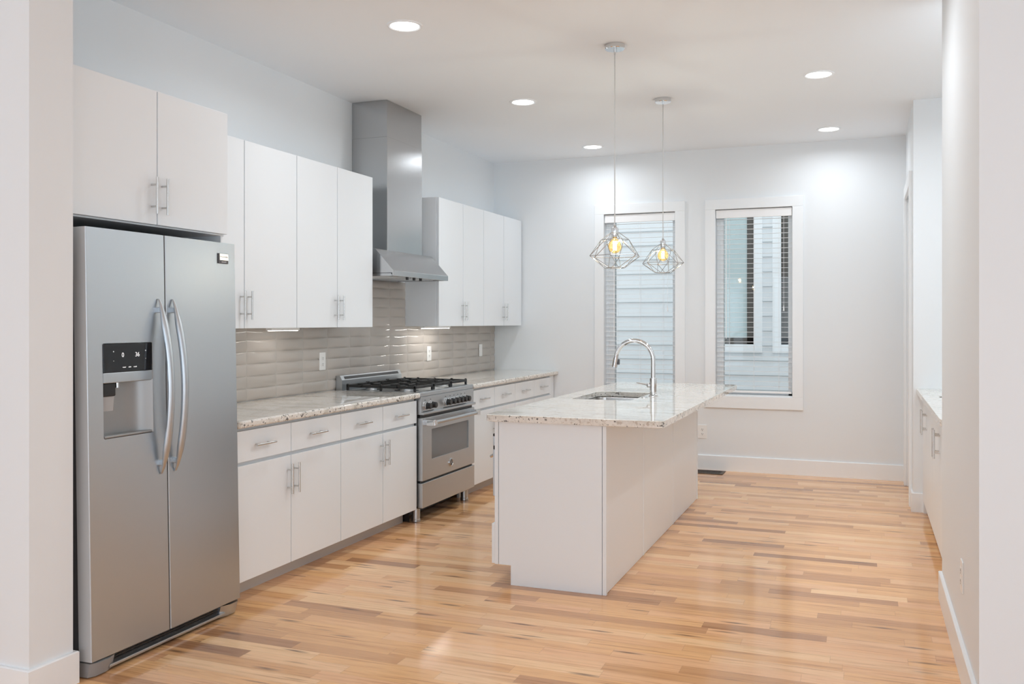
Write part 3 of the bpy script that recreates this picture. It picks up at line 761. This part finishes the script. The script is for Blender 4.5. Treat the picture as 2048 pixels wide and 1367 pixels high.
def slab_with_hole(outer, inner, z0, z1, r=.008):
    """granite slab with a rounded cut-out; outer and inner have the same number of points, in step."""
    def off(poly, d):
        n = len(poly); out = []
        for i in range(n):
            a, b, c = Vector(poly[i-1]), Vector(poly[i]), Vector(poly[(i+1) % n])
            t = (c-a).normalized(); nn = Vector((t.y, -t.x)); out.append(tuple(b+nn*d))
        return out
    L = lambda p, z: [(x, y, z) for x, y in p]
    o2, i2 = off(outer, -r), off(inner, r)
    m = MB()
    m.rings([L(o2, z1), L(outer, z1-r*.35), L(outer, z0+r*.35), L(o2, z0), L(i2, z0), L(inner, z0+r*.3), L(inner, z1-r*.3), L(i2, z1)], close=True)
    return m
NS = 8
ox0, ox1, oy0, oy1 = -1.907, -.938, 4.500, 7.345
sx0, sx1, sy0, sy1 = -1.775, -1.385, 5.610, 6.300
outer = rrect(ox0, ox1, oy0, oy1, .045, NS); inner = rrect(sx0, sx1, sy0, sy1, .055, NS)
it = slab_with_hole(outer, inner, .876, .914).build('countertop', M_GRAN, ang=50)
tag(it, 'long cream granite island top with a sink cut-out', 'countertop', 'speckled granite countertops')
# sink
sk = thing('undermount_sink', (-1.58, 5.955, .70), 'stainless undermount sink set into the island top', 'sink')
def bowl(x0, x1, y0, y1, zt, zb, r):
    m = MB(); lo = lambda g, z, rr: [(x, y, z) for x, y in rrect(x0+g, x1-g, y0+g, y1-g, rr, 6)]
    m.rings([lo(-.018, zt, r+.018), lo(0, zt, r), lo(.004, zt-.006, r), lo(.012, zb+.03, r), lo(.028, zb+.004, r), lo(.05, zb, r*.8)], cap=False)
    vs_ = [v for v in m.bm.verts if abs(v.co.z-zb) < 1e-6]
    vs_.sort(key=lambda v: math.atan2(v.co.y-(y0+y1)/2, v.co.x-(x0+x1)/2)); m.bm.faces.new(vs_)
    return m
bowl(sx0-.004, sx1+.004, sy0-.004, sy1+.004, .8755, .715, .055).build('bowl', M_SINK, sk, ang=60)
MB().lathe((-1.58, 5.955, .7155), [(.045, 0), (.045, .002), (.03, .003), (0, .0005)], 24).build('drain', M_CHROME, sk)
# faucet
FXc, FYc = -1.318, 6.005
fc = thing('kitchen_faucet', (FXc, FYc, .914), 'chrome gooseneck pull-down faucet standing on the island top', 'faucet')
MB().lathe((FXc, FYc, .914), [(.031, 0), (.031, .004), (.026, .007), (.0225, .010), (.0225, .118), (.0205, .122), (.0, .122)], 28).build('body', M_CHROME, fc)
R = .128; pts = [(FXc, FYc, 1.03+.0*k) for k in (0,)]+[(FXc, FYc, z) for z in (1.08, 1.12, 1.155)]
for k in range(1, 19):
    a = PI*k/19*1.03; pts.append((FXc-R+R*math.cos(a), FYc, 1.155+R*math.sin(a)))
MB().tube(pts, .0155, 16).build('spout', M_CHROME, fc)
e = Vector(pts[-1]); dn_ = (Vector(pts[-1])-Vector(pts[-2])).normalized()
sp = MB().cyl(e-dn_*.003, e+dn_*.062, .0178, .0185, n=20).build('spray_head', M_CHROME, fc)
MB().box(e.x+.012, e.x+.026, FYc-.007, FYc+.007, e.z-.045, e.z-.008, .003).build('spray_button', M_CASE, sp)
MB().cyl((FXc-.02, FYc, .985), (FXc-.037, FYc, .985), .0145, n=18).ball((FXc-.030, FYc, .985), .0165).build('handle_hub', M_CHROME, fc)
MB().tube([(FXc-.036, FYc, .988), (FXc-.075, FYc-.002, .994), (FXc-.113, FYc-.003, 1.0)], [.0055, .0045, .0035], 10).build('lever', M_CHROME, fc)
ag = thing('sink_air_switch', (-1.345, 5.86, .914), 'small chrome button cap in front of the faucet on the island top', 'button')
MB().lathe((-1.345, 5.86, .914), [(.020, 0), (.020, .003), (.014, .005), (.013, .007), (0, .007)], 22).build('cap', M_CHROME, ag)

# ------------------------------------------------------------------ alcove counter on the right
AX = .397
def right_cab(y0, y1, seams, label):
    c = thing('base_cabinet', (AX+.3, (y0+y1)/2, 0), label, 'cabinet', 'white base cabinets in the right alcove')
    MB().box(AX+.022, 1.015, y0, y1, .10, .72, .001, 1).box(AX+.022, AX+.045, y0, y1, .71, .874).build('cabinet_body', M_CAB, c)
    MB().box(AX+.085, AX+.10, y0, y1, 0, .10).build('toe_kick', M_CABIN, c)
    for a, b, hy in seams:
        d = front(c, 'door', AX, -1, a+G, b-G, .10, .862); pull(d, AX, -1, hy, .715, 'z', out=.033)
    return c
right_cab(6.34, 7.34, ((6.92, 7.34, 6.965), (6.34, 6.92, 6.86)), 'white base cabinet in the right alcove, against the far end wall')
right_cab(5.13, 6.34, ((5.725, 6.34, 5.77), (5.13, 5.725, 5.68)), 'white base cabinet in the right alcove, next to the near wall')
tag(MB().box(AX+.004, 1.01, 7.342, 7.378, 0, .874).build('filler_panel', M_CAB), 'narrow white filler panel at the far end of the alcove cabinets', 'panel')
ay0, ay1 = 5.104, 7.376
ro = rrect(.357, 1.016, ay0, ay1, .012, NS); cxs, cys, rs = .64, 6.62, .185
# cut-out in step with the outer loop
ri = [(cxs+rs*math.cos(math.radians(q)), cys+rs*math.sin(math.radians(q))) for q in [a+90*k/NS for a in (0, 90, 180, 270) for k in range(NS+1)]]
# avoid doubled points where quarters meet
ri = [(cxs+rs*math.cos(2*PI*i/len(ri)), cys+rs*math.sin(2*PI*i/len(ri))) for i in range(len(ri))]
rt = slab_with_hole(ro, ri, .876, .914, .005).build('countertop', M_GRAN, ang=50)
tag(rt, 'cream granite countertop in the right alcove with a small round sink', 'countertop', 'speckled granite countertops')
bs2 = thing('bar_sink', (cxs, cys, .75), 'small round stainless bar sink in the alcove countertop', 'sink')
MB().rings([[(cxs+q*math.cos(2*PI*i/32), cys+q*math.sin(2*PI*i/32), z) for i in range(32)] for q, z in ((rs+.015, .8755), (rs+.003, .8755), (rs, .865), (rs-.02, .77), (rs-.06, .75), (.02, .748))], cap=False).build('bowl', M_SINK, bs2, ang=60)

# floor register
fv = thing('floor_register', (-1.38, 8.60, 0), 'brown metal floor register beside the back baseboard', 'vent')
m = MB().box(-1.56, -1.222, 8.515, 8.535, 0, .005, .0015, 1).box(-1.56, -1.222, 8.700, 8.722, 0, .005, .0015, 1).box(-1.56, -1.535, 8.53, 8.705, 0, .005, .0015, 1).box(-1.25, -1.222, 8.53, 8.705, 0, .005, .0015, 1)
m.build('register_frame', M_BRONZE, fv)
m = MB()
for k in range(20): m.box(-1.533+k*.0148, -1.529+k*.0148, 8.535, 8.70, .001, .0045)
m.build('register_louvers', M_BRONZE, fv); MB().box(-1.536, -1.249, 8.534, 8.702, .0002, .0012).build('register_well', M_DARK, fv)

# ------------------------------------------------------------------ ceiling lights
def can(x, y, label, dim=1.0):
    t = thing('recessed_light', (x, y, ZC-.008), label, 'ceiling light', 'round recessed ceiling lights')
    MB().rings([[(x+r*math.cos(2*PI*i/40), y+r*math.sin(2*PI*i/40), z) for i in range(40)] for r, z in ((.100, ZC), (.098, ZC-.006), (.088, ZC-.008), (.080, ZC-.004), (.080, ZC))], close=True).build('trim_ring', M_TRIM, t)
    MB().rings([[(x+.079*math.cos(2*PI*i/40), y+.079*math.sin(2*PI*i/40), z) for i in range(40)] for z in (ZC-.0045, ZC-.003)]).build('diffuser', M_CAN, t)
    al = bpy.data.lights.new('can_beam', 'AREA'); al.shape = 'DISK'; al.size = .15; al.energy = CAN_W*dim; al.color = (.90, .95, 1.0); al.spread = math.radians(165)
    ao = bpy.data.objects.new('can_beam', al); COL.objects.link(ao); ao.parent = t; ao.location = (0, 0, -.002)
    return t
can(-2.385, 4.50, 'round recessed ceiling light nearest the camera, high in front of the hood')
can(-2.385, 6.38, 'round recessed ceiling light just beyond the hood chimney')
can(-2.385, 8.25, 'round recessed ceiling light near the back wall on the cabinet side', .62)
can(-.287, 6.38, 'round recessed ceiling light over the walkway, right of the pendants')
can(-.287, 8.22, 'round recessed ceiling light near the back wall on the walkway side', .62)
for x, y, w in ((-.287, 4.50, 'over the walkway, closest to the living room'), (.68, 5.40, 'over the alcove counter, near end'), (.68, 6.40, 'over the alcove counter, far end')):
    can(x, y, 'round recessed ceiling light '+w, (.95 if y < 6 else .36) if x > .5 else 1.0)

def pendant(x, y, zw, label, ph):
    t = thing('pendant_light', (x, y, zw-.07), label, 'pendant light', 'wire cage pendant lights over the island')
    MB().lathe((x, y, ZC-.027), [(0, 0), (.056, 0), (.060, .004), (.060, .0269), (0, .0269)], 36).build('canopy', M_CHROME, t)
    MB().cyl((x, y, ZC-.055), (x, y, ZC-.027), .006, n=12).build('cord_grip', M_CHROME, t)
    zt = zw+.137
    MB().cyl((x, y, zt+.035), (x, y, ZC-.05), .0032, n=10).build('cord', M_CORD, t)
    MB().lathe((x, y, zt-.015), [(.019, 0), (.021, .003), (.021, .045), (.012, .05), (.006, .062), (0, .062)], 24).build('socket', M_CHROME, t)
    m = MB(); N = 6; wr_ = .0019
    def ring(r, z, o): return [Vector((x+r*math.cos(ph+2*PI*(k+o)/N), y+r*math.sin(ph+2*PI*(k+o)/N), z)) for k in range(N)]
    A, B, Cc, D = ring(.028, zt, 0), ring(.084, zw+.096, 0), ring(.157, zw, .5), ring(.060, zw-.070, 0)
    seg = []
    for k in range(N):
        n = (k+1) % N
        seg += [(A[k], A[n]), (A[k], B[k]), (B[k], B[n]), (B[k], Cc[k]), (B[n], Cc[k]), (Cc[k], Cc[n]), (Cc[k], D[k]), (Cc[k], D[n]), (D[k], D[n])]
    for a, b in seg: m.cyl(a, b, wr_, n=8)
    for p in A+B+Cc+D: m.ball(p, wr_*1.15, 8)
    m.build('wire_cage', M_WIRE, t)
    zb = zt-.062
    b = MB().lathe((x, y, zb), [(.013, .045), (.014, .030), (.022, .020), (.034, .004), (.040, -.014), (.040, -.024), (.034, -.042), (.020, -.054), (.001, -.058)], 28).build('bulb', M_AMBER, t, ang=80)
    MB().cyl((x, y, zb+.030), (x, y, zb+.047), .0135, n=18).build('bulb_base', M_BADGE, b)
    f = MB()
    for k in range(4):
        a = PI/4+PI/2*k; f.cyl((x+.009*math.cos(a), y+.009*math.sin(a), zb-.040), (x+.009*math.cos(a), y+.009*math.sin(a), zb+.014), .0030, n=8)
    f.build('filament', M_FIL, b)
    pl = bpy.data.lights.new('bulb_glow', 'POINT'); pl.energy = BULB_W; pl.color = (.52, .68, 1.0); pl.shadow_soft_size = .011
    po = bpy.data.objects.new('bulb_glow', pl); COL.objects.link(po); po.parent = t; po.location = Vector((x, y, zb-.013))-t.location
pendant(-1.388, 5.27, 1.800, 'wire cage pendant light over the near half of the island, hanging lower', .10)
pendant(-1.392, 6.675, 1.842, 'wire cage pendant light over the far half of the island', .45)
